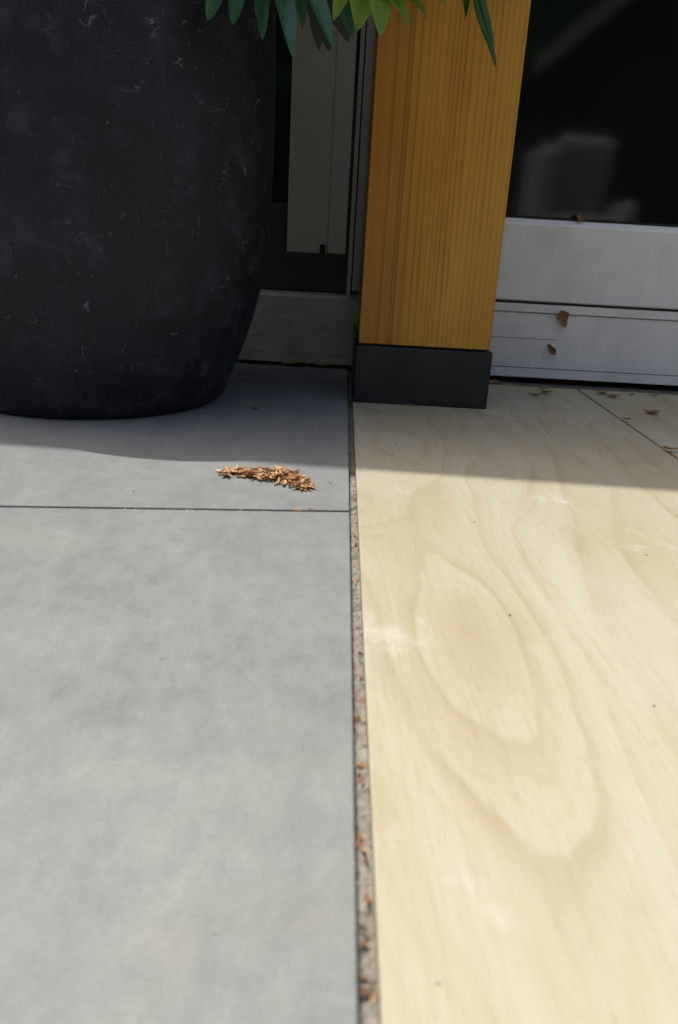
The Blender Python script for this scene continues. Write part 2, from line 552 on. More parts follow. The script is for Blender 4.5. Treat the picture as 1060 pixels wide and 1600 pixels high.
GX, TX = 0.0207, 0.0293           # right edge of the grey tiles, left edge of the wood-look tiles
grey = tag(box('grey_pavement', -2.75, 0.0245, -2.2, 1.655, -0.07, -0.0215, M['bed']), kind='structure')
cream = tag(box('wood_look_pavement', 0.0255, 2.75, -2.2, 1.563, -0.07, -0.0215, M['bed']), kind='structure')
tag(box('drainage_channel', -2.75, 2.75, 1.664, 1.80, -0.07, -0.0125, M['membrane']), kind='structure')
tag(box('channel_floor', 0.0255, 2.75, 1.5635, 1.6635, -0.07, -0.0125, M['membrane']), kind='structure')

JS = 0.115                        # the rows of grey tiles run slightly askew


def rowy(x, k):
    return 0.7627 + JS * (x - 0.0197) + k * 0.893


for k in range(-3, 1):
    for c in range(3):
        x1 = GX - c * 0.903
        x0 = x1 - 0.898
        lo = lambda x: rowy(x, k) + 0.0055
        hi = (lambda x: rowy(x, k + 1) + 0.0) if k < 0 else (lambda x: 1.645)
        poly = [(x0, lo(x0)), (x1, lo(x1)), (x1, hi(x1)), (x0, hi(x0))]
        bm = bm_prism(poly, -0.021, 0.0, 0.0011, 2)
        from_bm('tile', bm, M['grey_tile'], grey, ((x0 + x1) / 2, (lo(x0) + hi(x1)) / 2, 0))

for c in range(5):
    x0 = TX + c * 0.4555
    x1 = x0 + 0.4508
    cuts = [1.56, 0.06, -1.44] if c % 2 == 0 else [1.56, 1.0885, -0.41, -1.9]
    for a, b in zip(cuts[:-1], cuts[1:]):
        bm = bm_box(x0, x1, b + 0.0045, a, -0.021, 0.0, 0.0012, 2)
        from_bm('tile', bm, M['timber_tile'], cream, ((x0 + x1) / 2, (a + b) / 2, 0))

# gritty sand in the long joint between the two kinds of tile
bm = bmesh.new()
nx, ny = 7, 1500
rows = []
for j in range(ny + 1):
    y = 0.0 + 1.56 * j / ny
    row = []
    for i in range(nx + 1):
        x = GX + 0.0004 + (TX - GX - 0.0008) * i / nx
        z = -0.0050 + 0.0030 * mnoise.noise((x * 300, y * 300, 0)) + 0.0030 * mnoise.noise((x * 90, y * 70, 3)) + 0.0016 * mnoise.noise((0, y * 16, 9))
        z -= 0.0055 * max(0, min(1, (y - 0.86) / 0.08))
        z -= 0.0012 * (1 - i / nx)
        row.append(bm.verts.new((x, y, min(z, -0.001))))
    rows.append(row)
for j in range(ny):
    for i in range(nx):
        bm.faces.new((rows[j][i], rows[j][i + 1], rows[j + 1][i + 1], rows[j + 1][i]))
o = from_bm('joint_sand', bm, M['sand'], cream, (0.025, 0.78, 0), True)
tag(o, kind='stuff')

# ------------------------------------------------------------------ house: room, roof
house = tag(empty('house', (0, 1.7, 0)), 'house with glazed front in deep shade under its roof overhang', 'house')
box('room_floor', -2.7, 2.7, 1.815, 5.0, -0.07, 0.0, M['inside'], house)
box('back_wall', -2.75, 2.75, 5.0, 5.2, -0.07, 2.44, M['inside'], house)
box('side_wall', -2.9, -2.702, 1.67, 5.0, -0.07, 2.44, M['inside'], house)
box('side_wall', 2.702, 2.9, 1.67, 5.0, -0.07, 2.44, M['inside'], house)


def roof_edge(x):
    return 1.3435 - 0.051 * (x + 1.32)


bm = bm_prism([(-6, roof_edge(-6)), (6, roof_edge(6)), (6, 5.4), (-6, 5.4)], 2.445, 2.60)
from_bm('roof', bm, M['soffit'], house, (0, 3, 2.445))
box('mullion', 0.046, 0.315, 1.672, 1.80, 0.0, 2.44, M['profile'], house, 0.002)

# ------------------------------------------------------------------ right: glazed door on its sill
RX0, RX1 = 0.3005, 2.69
sill = tag(empty('door_sill', (1.5, 1.68, 0)), 'dusty pale metal sill with fine grooves under the glazed door, right of the post', 'sill')
YF = 1.66
from_bm('lower_strip', bm_extrude_x([(YF, 0.002), (YF, 0.0208), (1.80, 0.0208), (1.80, 0.002)], RX0, RX1), M['sill'], sill, (1.5, YF, 0))
from_bm('face_strip', bm_extrude_x([(YF + 0.001, 0.0228), (YF + 0.001, 0.1330), (YF + 0.003, 0.1345), (1.80, 0.1345), (1.80, 0.0228)], RX0, RX1), M['sill'], sill, (1.5, YF, 0.03))
from_bm('upper_strip', bm_extrude_x([(YF - 0.0015, 0.1362), (YF - 0.0015, 0.1508), (YF + 0.002, 0.1528), (1.80, 0.1528), (1.80, 0.1362)], RX0, RX1), M['sill'], sill, (1.5, YF, 0.13))
box('seam', RX0, 0.455, YF + 0.0006, YF + 0.003, 0.0820, 0.0829, M['dark_frame'], sill)
box('backing', RX0, RX1, YF + 0.006, 1.79, 0.0208, 0.0228, M['gasket'], sill)
box('backing', RX0, RX1, YF + 0.006, 1.79, 0.1345, 0.1362, M['gasket'], sill)

door = tag(empty('glazed_door', (1.5, 1.69, 0.153)), 'dark glass door with wide white bottom rail, right of the timber post', 'door')
box('gasket', RX0, RX1, YF + 0.001, 1.74, 0.1530, 0.1572, M['gasket'], door)
rail = [(YF + 0.0015, 0.1574), (YF - 0.0025, 0.1600), (YF - 0.0025, 0.3040), (YF + 0.0005, 0.3085), (YF + 0.010, 0.3155), (YF + 0.016, 0.3160),
        (1.735, 0.3160), (1.735, 0.1574)]
from_bm('bottom_rail', bm_extrude_x(rail, RX0, RX1), M['white'], door, (1.5, YF, 0.16))
box('glazing_bead', RX0, RX1, YF + 0.015, YF + 0.020, 0.3162, 0.3215, M['gasket'], door)
box('glass_pane', RX0, RX1, YF + 0.021, YF + 0.027, 0.3163, 2.30, M['glass'], door)
box('top_rail', RX0, RX1, YF, 1.735, 2.302, 2.44, M['white'], door, 0.003)

# ------------------------------------------------------------------ left: window, shutter panel, profile
LX0, LX1 = -2.69, 0.0445
lsill = tag(empty('window_sill', (-1.3, 1.7, 0)), 'grimy grey sill in the dark corner between planter and post', 'sill')
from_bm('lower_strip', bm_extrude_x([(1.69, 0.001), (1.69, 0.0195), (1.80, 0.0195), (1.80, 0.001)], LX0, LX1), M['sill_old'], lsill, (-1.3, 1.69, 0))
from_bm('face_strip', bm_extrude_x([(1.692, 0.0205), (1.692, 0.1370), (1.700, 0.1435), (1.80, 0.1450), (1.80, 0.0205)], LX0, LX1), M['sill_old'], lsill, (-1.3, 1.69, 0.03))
win = tag(empty('side_window', (-1.3, 1.76, 0.145)), 'black window with dark low frame, half hidden behind the planter', 'window')
box('bottom_rail', LX0, LX1, 1.752, 1.80, 0.1455, 0.320, M['dark_frame'], win, 0.003)
box('glass_pane', LX0, LX1, 1.772, 1.778, 0.3205, 2.30, M['glass'], win)
box('top_rail', LX0, LX1, 1.752, 1.80, 2.302, 2.44, M['dark_frame'], win, 0.003)

shutter = tag(empty('shutter_panel', (-0.056, 1.70, 0.227)), 'light grey upright shutter panel hanging between planter and post', 'shutter')
bm = bm_prism([(-0.1165, 1.686), (-0.0329, 1.686), (-0.0329, 1.716), (-0.1165, 1.716)], 0.2270, 2.40, 0.0012, 1)
from_bm('wide_leaf', bm, M['panel'], shutter, (-0.08, 1.70, 0.227))
bm = bm_prism([(-0.0325, 1.684), (0.0035, 1.684), (0.0035, 1.716), (-0.0325, 1.716)], 0.2275, 2.40, 0.0012, 1)
from_bm('narrow_leaf', bm, M['panel'], shutter, (-0.02, 1.70, 0.227))
box('bottom_catch', -0.0485, -0.0375, 1.6815, 1.6855, 0.2265, 0.2445, M['gasket'], shutter, 0.0008)  # black block in place of a notch and the shade inside it

prof = tag(empty('upright_profile', (0.022, 1.70, 0.143)), 'narrow blue-grey upright metal profile close beside the timber post', 'profile')
box('track', 0.0105, 0.0185, 1.684, 1.715, 0.1460, 2.40, M['profile'], prof, 0.0012)
box('gap_seal', 0.0190, 0.0205, 1.690, 1.715, 0.1450, 2.40, M['gasket'], prof)
box('cover', 0.0212, 0.0440, 1.683, 1.715, 0.1560, 2.40, M['profile'], prof, 0.003)

# ------------------------------------------------------------------ timber post
post = tag(empty('timber_post', (0.1436, 1.42, 0)), 'square orange softwood post standing on a black shoe', 'post')
box('shoe', 0.0298, 0.2574, 1.314, 1.53, 0.0006, 0.0960, M['plinth'], post, 0.0015)
box('shadow_gap', 0.0370, 0.2460, 1.322, 1.522, 0.0962, 0.0995, M['gasket'], post)
bm = bm_box(0.0330, 0.2515, 1.3145, 1.526, 0.0997, 2.44, 0.0018, 2)
from_bm('shaft', bm, M['post'], post, (0.0330, 1.3145, 0.0997))
box('shoe_upstand', 0.0272, 0.0294, 1.335, 1.50, 0.003, 0.113, M['plinth'], post, 0.0005)

# ------------------------------------------------------------------ planter
PC = Vector((-0.40, 1.285, 0))
pot = tag(empty('planter', PC), 'large scuffed charcoal round planter standing on the grey tiles', 'planter')
prof_pts = [(0.0, 0.004), (0.150, 0.004), (0.186, 0.0005), (0.2035, 0.0025), (0.2100, 0.0080), (0.2150, 0.018), (0.2205, 0.031), (0.2295, 0.051), (0.2388, 0.072), (0.2485, 0.099), (0.2582, 0.1275),
            (0.2690, 0.1690), (0.2750, 0.2000), (0.2800, 0.2400), (0.2843, 0.3060), (0.2863, 0.37), (0.2865, 0.43), (0.2862, 0.50), (0.2850, 0.555),
            (0.2835, 0.575), (0.2800, 0.583), (0.2720, 0.586), (0.2640, 0.584), (0.2600, 0.578), (0.2590, 0.50), (0.2580, 0.44)]
bm = bmesh.new()
SEG = 128
prev = None
for r, z in prof_pts:
    if r == 0:
        ring = [bm.verts.new((PC.x, PC.y, z))]
    else:
        ring = []
        for k in range(SEG):
            t = 2 * math.pi * k / SEG
            w = 1 + 0.004 * mnoise.noise((math.cos(t) * 1.3, math.sin(t) * 1.3, z * 4)) * (1 if z > 0.03 else 0)
            ring.append(bm.verts.new((PC.x + r * w * math.cos(t), PC.y + r * w * math.sin(t), z)))
    if prev is not None:
        for k in range(SEG):
            j = (k + 1) % SEG
            if len(prev) == 1:
                bm.faces.new((prev[0], ring[j], ring[k]))
            else:
                bm.faces.new((prev[k], prev[j], ring[j], ring[k]))
    prev = ring
bmesh.ops.recalc_face_normals(bm, faces=bm.faces)
from_bm('shell', bm, M['pot'], pot, PC, True)
bm = bmesh.new()
cv = bm.verts.new((PC.x, PC.y, 0.525))
rg = [[bm.verts.new((PC.x + r * math.cos(2 * math.pi * k / 40), PC.y + r * math.sin(2 * math.pi * k / 40), 0.515 + 0.012 * random.random())) for k in range(40)] for r in (0.09, 0.18, 0.2575)]
for k in range(40):
    j = (k + 1) % 40
    bm.faces.new((cv, rg[0][k], rg[0][j]))
    for a in (0, 1):
        bm.faces.new((rg[a][k], rg[a + 1][k], rg[a + 1][j], rg[a][j]))
bmesh.ops.recalc_face_normals(bm, faces=bm.faces)
from_bm('soil', bm, M['soil'], pot, (PC.x, PC.y, 0.515))


# ------------------------------------------------------------------ plants
def blade(bm, pts, w, up, fold=0.55, teeth=0, tooth=0.3, shape=0.45):
    """leaf lobe along pts (polyline), half-width w, folded about the midrib; up = roughly its normal"""
    pts = [Vector(p) for p in pts]
    n = 4 * (len(pts) - 1) if not teeth else max(teeth * 4, 8)
    cur = []
    for i in range(n + 1):                       # Catmull-like resample (quadratic through points)
        t = i / n * (len(pts) - 1)
        k = min(int(t), len(pts) - 2)
        f = t - k
        p0 = pts[max(k - 1, 0)]
        p1, p2 = pts[k], pts[k + 1]
        p3 = pts[min(k + 2, len(pts) - 1)]
        cur.append(0.5 * ((2 * p1) + (p2 - p0) * f + (2 * p0 - 5 * p1 + 4 * p2 - p3) * f * f + (3 * p1 - p0 - 3 * p2 + p3) * f ** 3))
    prev = None
    up = Vector(up)
    for i, p in enumerate(cur):
        t = i / n
        d = (cur[min(i + 1, n)] - cur[max(i - 1, 0)]).normalized()
        side = d.cross(up)
        side = side.normalized() if side.length > 1e-5 else d.orthogonal().normalized()
        nn = side.cross(d)
        prof_w = (math.sin(math.pi * min(1, t ** shape * 0.985 + 0.0)) ** 0.85) if t < 1 else 0
        prof_w = max(prof_w, 0.16 * (1 - t))
        ww = w * prof_w
        if teeth:
            ph = (t * teeth) % 1.0
            ww *= 1 - tooth * ph
        rip = 0.12 * math.sin(9 * t + w * 300)
        if i == n:
            v = bm.verts.new(p)
            if prev:
                bm.faces.new((prev[0], prev[1], v))
                bm.faces.new((prev[1], prev[2], prev[3], v)) if False else None
                bm.faces.new((prev[1], prev[2], v))
            break
        a = bm.verts.new(p - side * ww + nn * ww * (fold + rip))
        b = bm.verts.new(p)
        c = bm.verts.new(p + side * ww + nn * ww * (fold - rip))
        if prev:
            bm.faces.new((prev[0], prev[1], b, a))
            bm.faces.new((prev[1], prev[2], c, b))
        prev = (a, b, c)


def palm_leaf(name, centre, tips, w, mat, parent, up, sag=0.02, **kw):
    bm = bmesh.new()
    c = Vector(centre)
    for tip in tips:
        ww = w
        if len(tip) == 4:
            ww = w * tip[3]
        t = Vector(tip[:3])
        m1 = c.lerp(t, 0.4) + Vector((0, -0.006, sag * 0.8))
        m2 = c.lerp(t, 0.75) + Vector((0, -0.006, sag * 0.7))
        blade(bm, [c, m1, m2, t], ww, up, **kw)
    leaf = from_bm(name, bm, mat, parent, c, True)
    ribs = bmesh.new()
    for tip in tips:
        t = Vector(tip[:3])
        m1 = c.lerp(t, 0.4) + Vector((0, -0.006, sag * 0.8))
        m2 = c.lerp(t, 0.75) + Vector((0, -0.006, sag * 0.7))
        bm_tube([c, m1, m2, m2.lerp(t, 0.7)], [0.0013, 0.0009, 0.0006, 0.0003], 5, ribs)
    from_bm('midrib', ribs, M['rib'] if mat != M['under_leaf'] else mat, leaf, c, True)
    return leaf


plant = tag(empty('broadleaf_plant', (PC.x, PC.y, 0.52)), 'dark green plant with pointed finger leaves drooping over the charcoal planter', 'plant')
# the leaf seen against the planter, and the one behind it over the shutter panel
palm_leaf('leaf', (-0.128, 1.085, 0.612),
          [(-0.205, 1.07, 0.524, 0.95), (-0.1745, 1.06, 0.4965, 1.1), (-0.1450, 1.058, 0.4935, 1.05), (-0.1095, 1.055, 0.4800, 0.95), (-0.0720, 1.048, 0.4620, 1.1),
           (-0.0260, 1.060, 0.4780, 1.15), (-0.22, 1.10, 0.60, 0.8), (-0.10, 1.12, 0.70, 0.8)], 0.0165, M['dark_leaf'], plant, (0.45, -0.75, 0.45), sag=0.018, shape=0.72)
palm_leaf('leaf', (-0.092, 1.130, 0.605),
          [(-0.0035, 1.10, 0.4960, 1.1), (-0.066, 1.11, 0.505, 0.8), (0.015, 1.12, 0.56, 0.8), (-0.125, 1.13, 0.52, 0.7)], 0.0180, M['dark_leaf'], plant, (0.3, -0.7, 0.6), sag=0.02, shape=0.75)
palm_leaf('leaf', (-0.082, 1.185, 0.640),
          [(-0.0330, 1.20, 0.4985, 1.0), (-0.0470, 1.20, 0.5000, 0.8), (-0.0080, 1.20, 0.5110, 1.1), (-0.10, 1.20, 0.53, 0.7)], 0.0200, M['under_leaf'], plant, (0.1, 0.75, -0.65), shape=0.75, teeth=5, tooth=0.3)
# crown above the frame
bm = bmesh.new()
for a in range(-130, 131, 32):
    d = Vector((math.sin(math.radians(a)), math.cos(math.radians(a)), 0))
    L = 0.14 * (1 - 0.35 * abs(a) / 130)
    blade(bm, [(0, 0, 0), d * L * 0.4 + Vector((0, 0, 0.012)), d * L * 0.75 + Vector((0, 0, 0.004)), d * L + Vector((0, 0, -0.035))], 0.0215, (0, 0, 1), shape=0.62)
crown_leaf = bpy.data.meshes.new('leaf')
bm.to_mesh(crown_leaf)
bm.free()
crown_leaf.materials.append(M['dark_leaf'])
for f in crown_leaf.polygons:
    f.use_smooth = True
stems = bmesh.new()
spots = [(-0.128, 1.085, 0.612), (-0.092, 1.13, 0.605), (-0.082, 1.185, 0.640)]
for i in range(64):
    a = i * 2.4
    r = 0.06 + 0.25 * random.random()
    z = 0.70 + 0.45 * random.random()
    p = Vector((PC.x + r * math.cos(a), PC.y + 0.06 + 0.9 * r * math.sin(a), z))
    if p.y - 0.12 < 0.955 + 0.155 * z:
        p.y = 0.955 + 0.155 * z + 0.12
    o = bpy.data.objects.new('leaf', crown_leaf)
    o.location = p - Vector((PC.x, PC.y, 0.52))
    o.rotation_euler = (random.uniform(-0.5, 0.3), random.uniform(-0.3, 0.3), a - math.pi / 2 + random.uniform(-0.4, 0.4))
    link(o, plant)
    spots.append(tuple(p))
for i in range(22):
    p = Vector((random.uniform(-0.22, 0.14), random.uniform(1.16, 1.40), random.uniform(0.68, 0.95)))
    o = bpy.data.objects.new('leaf', crown_leaf)
    o.location = p - Vector((PC.x, PC.y, 0.52))
    o.rotation_euler = (random.uniform(-0.4, 0.2), random.uniform(-0.3, 0.3), -math.pi / 2 + random.uniform(-0.7, 0.7))
    link(o, plant)
    spots.append(tuple(p))
for i, s in enumerate(spots):
    s = Vector(s)
    b = Vector((PC.x + random.uniform(-0.05, 0.05), PC.y + random.uniform(-0.05, 0.05), 0.505))
    mid = b.lerp(s, 0.5) + Vector((0, 0, 0.08))
    bm_tube([b, mid, s], [0.005, 0.004, 0.0022], 6, stems)
from_bm('stem', stems, M['stem'], plant, (PC.x, PC.y, 0.505), True)

fern = tag(empty('lime_fern', (PC.x + 0.12, PC.y - 0.04, 0.52)), 'bright lime green toothed fern leaf arching in front of the post top', 'fern')
FC = Vector((0.004, 1.085, 0.575))
palm_leaf('frond', FC, [(-0.0270, 1.07, 0.5070, 0.75), (0.0020, 1.068, 0.4975, 1.2), (0.0300, 1.066, 0.4925, 1.15),
                        (0.052, 1.075, 0.548, 0.9), (0.010, 1.10, 0.63, 0.9), (-0.04, 1.09, 0.60, 0.8)], 0.0195, M['lime_leaf'], fern, (0.35, -0.7, 0.6), sag=0.014, teeth=3, tooth=0.28, shape=0.66)
palm_leaf('frond', (0.022, 1.080, 0.540), [(0.0610, 1.072, 0.5045, 0.85), (0.0855, 1.078, 0.5155, 0.75), (0.1060, 1.085, 0.5330, 1.25), (0.05, 1.09, 0.59, 0.9), (0.040, 1.075, 0.512, 0.5)], 0.0150, M['lime_leaf'], fern, (0.25, -0.7, 0.65), sag=0.012, teeth=4, tooth=0.30, shape=0.6)
bm = bm_tube([(PC.x + 0.12, PC.y - 0.04, 0.505), (-0.10, 1.20, 0.72), (0.0, 1.11, 0.64), FC], [0.004, 0.003, 0.0025, 0.0018], 6)
bm_tube([(0.0, 1.11, 0.64), (0.03, 1.10, 0.61), (0.022, 1.080, 0.540)], [0.002, 0.002, 0.0015], 6, bm)
from_bm('stem', bm, M['stem'], fern, (PC.x + 0.12, PC.y - 0.04, 0.505), True)

grass = tag(empty('strap_leaf_plant', (PC.x + 0.17, PC.y - 0.02, 0.52)), 'narrow drooping strap leaves hanging in front of the post, right of the lime fern', 'plant')
for pts, w in (([(0.128, 1.07, 0.585), (0.140, 1.064, 0.535), (0.156, 1.061, 0.498), (0.1705, 1.060, 0.4655)], 0.0105),
               ([(0.118, 1.075, 0.59), (0.125, 1.068, 0.548), (0.129, 1.066, 0.517)], 0.0075),
               ([(0.130, 1.072, 0.58), (0.146, 1.066, 0.535), (0.1615, 1.065, 0.502)], 0.0014),
               ([(0.134, 1.068, 0.56), (0.151, 1.063, 0.518), (0.1650, 1.062, 0.4855)], 0.0013),
               ([(0.128, 1.075, 0.59), (0.160, 1.085, 0.60), (0.20, 1.09, 0.575)], 0.006),
               ([(0.126, 1.075, 0.59), (0.10, 1.10, 0.64), (0.06, 1.14, 0.66)], 0.006)):
    bm = bmesh.new()
    blade(bm, pts, w, (0.5, -0.8, 0.3), fold=0.35, shape=0.6)
    from_bm('leaf', bm, M['blade_leaf'], grass, pts[0], True)
bm = bm_tube([(PC.x + 0.17, PC.y - 0.02, 0.505), (-0.10, 1.24, 0.74), (0.04, 1.14, 0.70), (0.128, 1.073, 0.592)], [0.004, 0.0035, 0.0028, 0.002], 6)
from_bm('stem', bm, M['stem'], grass, (PC.x + 0.17, PC.y - 0.02, 0.505), True)


# ------------------------------------------------------------------ debris
def flake_mesh(name, L, W, curl, mat, seed, jag=0.15):
    rnd = random.Random(seed)
    bm = bmesh.new()
    n = 10
    rows = []
    ph = rnd.uniform(0, 6)
    for i in range(n + 1):
        t = i / n
        w = W * max(0.10, math.sin(math.pi * t) ** 0.75) * (1 + jag * math.sin(ph + 7 * t) + rnd.uniform(-jag, jag) * 0.25)
        x = (t - 0.5) * L
        bend = curl * L * (4 * (t - 0.5) ** 2)
        rows.append([bm.verts.new((x, w * s, bend + abs(s) ** 2 * w * 0.6 + 0.0006)) for s in (-1, -0.45, 0.45, 1)])
    for i in range(n):
        for k in range(3):
            bm.faces.new((rows[i][k], rows[i + 1][k], rows[i + 1][k + 1], rows[i][k + 1]))
    me = bpy.data.meshes.new(name)
    bm.to_mesh(me)
    bm.free()
    me.materials.append(mat)
    for f in me.polygons:
        f.use_smooth = True
    return me


flakes = [flake_mesh('bud_scale', 0.009 + 0.0026 * k, 0.0013 + 0.0007 * (k % 4), 0.03 + 0.05 * (k % 4), M['flake'], k, 0.25) for k in range(7)]
heap = tag(empty('debris_heap', (-0.072, 0.868, 0)), 'small heap of tan bud scales on the sunlit grey tile before the planter', 'plant debris')
outline = [(-0.118, 0.873, 0.010), (-0.105, 0.876, 0.012), (-0.092, 0.876, 0.016), (-0.078, 0.874, 0.020), (-0.064, 0.872, 0.022), (-0.053, 0.872, 0.022),
           (-0.046, 0.862, 0.017), (-0.038, 0.850, 0.012), (-0.030, 0.838, 0.009)]
for k in range(190):
    cx, cy, rr = outline[int(random.random() ** 0.9 * len(outline))]
    rr *= 1.3
    cy -= 0.003
    r = rr * math.sqrt(random.random())
    a = random.uniform(0, 2 * math.pi)
    x = cx + r * math.cos(a) * 0.8
    y = cy + r * math.sin(a)
    h = 0.0006 + 0.0085 * max(0, 1 - r / rr) * (rr / 0.022) * random.random()
    o = bpy.data.objects.new('bud_scale', random.choice(flakes))
    o.location = (x + 0.072, y - 0.868, h)
    o.rotation_euler = (random.uniform(-0.5, 0.5), random.uniform(-0.2, 0.2), random.uniform(0, 6.28))
    link(o, heap)

drys = [flake_mesh('dry_leaf', 0.030 + 0.003 * k, 0.0062 + 0.001 * (k % 2), 0.12 + 0.06 * (k % 3), M['dry'], 40 + k, 0.3) for k in range(4)]


def dry(name, loc, rotz, label, scale=1.0, var=0, tilt=(0, 0), mesh=None, cat='dry leaf', squash=1.0):
    o = bpy.data.objects.new(name, mesh or drys[var])
    o.location = loc
    o.rotation_euler = (tilt[0], tilt[1], rotz)
    o.scale = (scale, scale * squash, scale)
    link(o)
    return tag(o, label, cat)


dry('dry_leaf', (0.411, 1.541, 0.001), 0.3, 'curled brown leaf lying farthest back of the clump left of the diagonal joint', 0.8, 0)
dry('dry_leaf', (0.401, 1.492, 0.001), -0.9, 'crumpled brown leaf in front of the clump left of the diagonal joint', 0.85, 1, squash=1.3)
dry('twig', (0.372, 1.452, 0.0012), 0.05, 'thin dark twig lying beside the leaf clump near the post', 0.9, 2, cat='twig', squash=0.35)
dry('dry_leaf', (0.520, 1.520, 0.001), 0.5, 'pale tan leaf fragment lying just right of the joint end', 0.95, 3, squash=1.2)
dry('dry_leaf', (0.530, 1.488, 0.001), -0.2, 'reddish tan leaf in front of the pale fragment by the joint end', 0.95, 2, squash=1.2)
dry('dry_leaf', (0.5545, 1.353, 0.001), -0.35, 'red-brown curled leaf alone on the right-hand cream tile', 0.85, 1, squash=1.7)
dry('dry_leaf', (0.4845, 1.2785, 0.0035), -0.5, 'small brown leaf wedged in the middle of the diagonal tile joint', 0.65, 0)
dry('dry_leaf', (0.484, 1.090, 0.0035), -0.2, 'brown leaf caught in the diagonal joint at the right edge of the photo', 0.62, 3, squash=1.3)
dry('dry_leaf', (0.317, 1.610, -0.010), 0.2, 'brown leaf litter in the channel against the post foot', 1.3, 1, squash=1.5)
dry('dry_leaf', (0.352, 1.596, -0.010), -0.4, 'flat brown leaf in the channel right of the post foot', 1.1, 2, squash=1.3)
dry('dry_leaf', (0.577, 1.520, 0.001), 0.1, 'sliver of brown leaf at the channel edge below the sill', 0.6, 0, squash=0.6)
dry('dry_leaf', (0.624, 1.527, 0.001), -0.3, 'tiny brown leaf at the channel edge towards the right border', 0.5, 1)
dry('dry_leaf', (0.670, 1.549, 0.001), 0.2, 'dark leaf sliver at the channel edge in the right corner', 0.6, 2, squash=0.7)
dry('dry_leaf', (0.125, 1.306, 0.0015), 0.1, 'short dark leaf sliver lying against the front of the black post shoe', 0.5, 0, squash=0.5)
dry('dry_leaf', (0.4585, 1.6535, 0.1275), 0.0, 'tan curled leaf stuck to the sill under the white rail', 0.9, 3, (math.pi / 2, 1.25), squash=2.0)
dry('dry_leaf', (0.4440, 1.6545, 0.0640), 0.0, 'dark brown leaf clinging to the lower sill face', 0.85, 1, (math.pi / 2, 0.85), squash=1.15)
dry('dry_leaf', (0.4655, 1.668, 0.3200), 0.3, 'ochre leaf scrap sitting on top of the white door rail', 0.6, 2, (0.9, 0.2), squash=1.8)
dry('dry_leaf', (-0.1254, 1.22, 0.001), 0.4, 'faint brown leaf scrap on the shaded grey tile beside the planter', 0.5, 3)
for x, y, lab in ((-0.10, 1.648, 'dark leaf litter strip at the sill foot, nearer the planter'), (-0.03, 1.65, 'dark leaf litter at the sill foot, nearer the post')):
    dry('dry_leaf', (x, y, 0.001), 0.05, lab, 1.4, 1, squash=1.4)

# loose scales in the joints and single crumbs
for x, y, z, r, lab in ((0.0243, 0.7083, -0.002, 1.4, 'tan bud scale lodged in the long joint just below the tile corner'),
                        (0.0238, 0.5972, -0.002, 1.5, 'tan bud scale in the long joint, second from the tile corner'),
                        (-0.020, 0.7615, 0.0005, 0.2, 'tan bud scale straddling the cross joint under the debris heap'),
                        (-0.033, 0.7592, -0.0005, 0.0, 'brown bud scale sunk in the cross joint left of the tan one'),
                        (0.0252, 0.266, -0.002, 1.5, 'red-brown bud scale in the long joint near the bottom of the photo'),
                        (-0.002, 0.8568, 0.001, 0.6, 'round brown bud scale alone right of the debris heap'),
                        (-0.2111, 0.7907, 0.001, 2.0, 'small tan bud scale alone on the grey tile left of the heap')):
    o = bpy.data.objects.new('bud_scale', flakes[0])
    o.location = (x, y, z)
    o.rotation_euler = (0.3, 0.1, r)
    o.scale = (0.55, 0.9, 1.0) if z > 0.0007 else (0.9, 0.9, 1)
    link(o)
    tag(o, lab, 'bud scale')

bm = bmesh.new()
rj = random.Random(11)


def bit(bm, x, y, z, L, W):
    an = rj.uniform(0, 6.28)
    u = Vector((math.cos(an), math.sin(an), rj.uniform(-0.3, 0.3))) * L
    v = Vector((-math.sin(an), math.cos(an), rj.uniform(-0.4, 0.4))) * W
    c = Vector((x, y, z))
    vs = [bm.verts.new(c + p) for p in (-u, -u * 0.2 + v, u, u * 0.1 - v)]
    bm.faces.new(vs)


for k in range(34):
    y = rj.uniform(0.2, 1.3) if rj.random() < 0.6 else rj.uniform(0.2, 0.45)
    bit(bm, rj.uniform(GX + 0.002, TX - 0.002), y, rj.uniform(-0.0045, -0.0015), rj.uniform(0.001, 0.0042), rj.uniform(0.0008, 0.0018))
for k in range(70):
    x = -0.16 + 0.17 * rj.random() if rj.random() < 0.7 else rj.uniform(-0.36, 0.015)
    bit(bm, x, rowy(x, 0) + 0.0028, rj.uniform(-0.004, 0.0), rj.uniform(0.001, 0.003), rj.uniform(0.0008, 0.0016))
for k in range(110):
    bit(bm, rj.uniform(0.27, 0.75), rj.uniform(1.57, 1.655), -0.010, rj.uniform(0.002, 0.008), rj.uniform(0.001, 0.003))
for k in range(60):
    bit(bm, rj.uniform(-0.22, 0.03), rj.uniform(1.645, 1.685), rj.uniform(-0.006, 0.003), rj.uniform(0.002, 0.009), rj.uniform(0.001, 0.003))
jd = from_bm('joint_litter', bm, M['litter'], None, (0.0, 0.8, 0))
tag(jd, 'fine brown plant litter in the tile joints and along the sill foot', 'plant debris', kind='stuff')

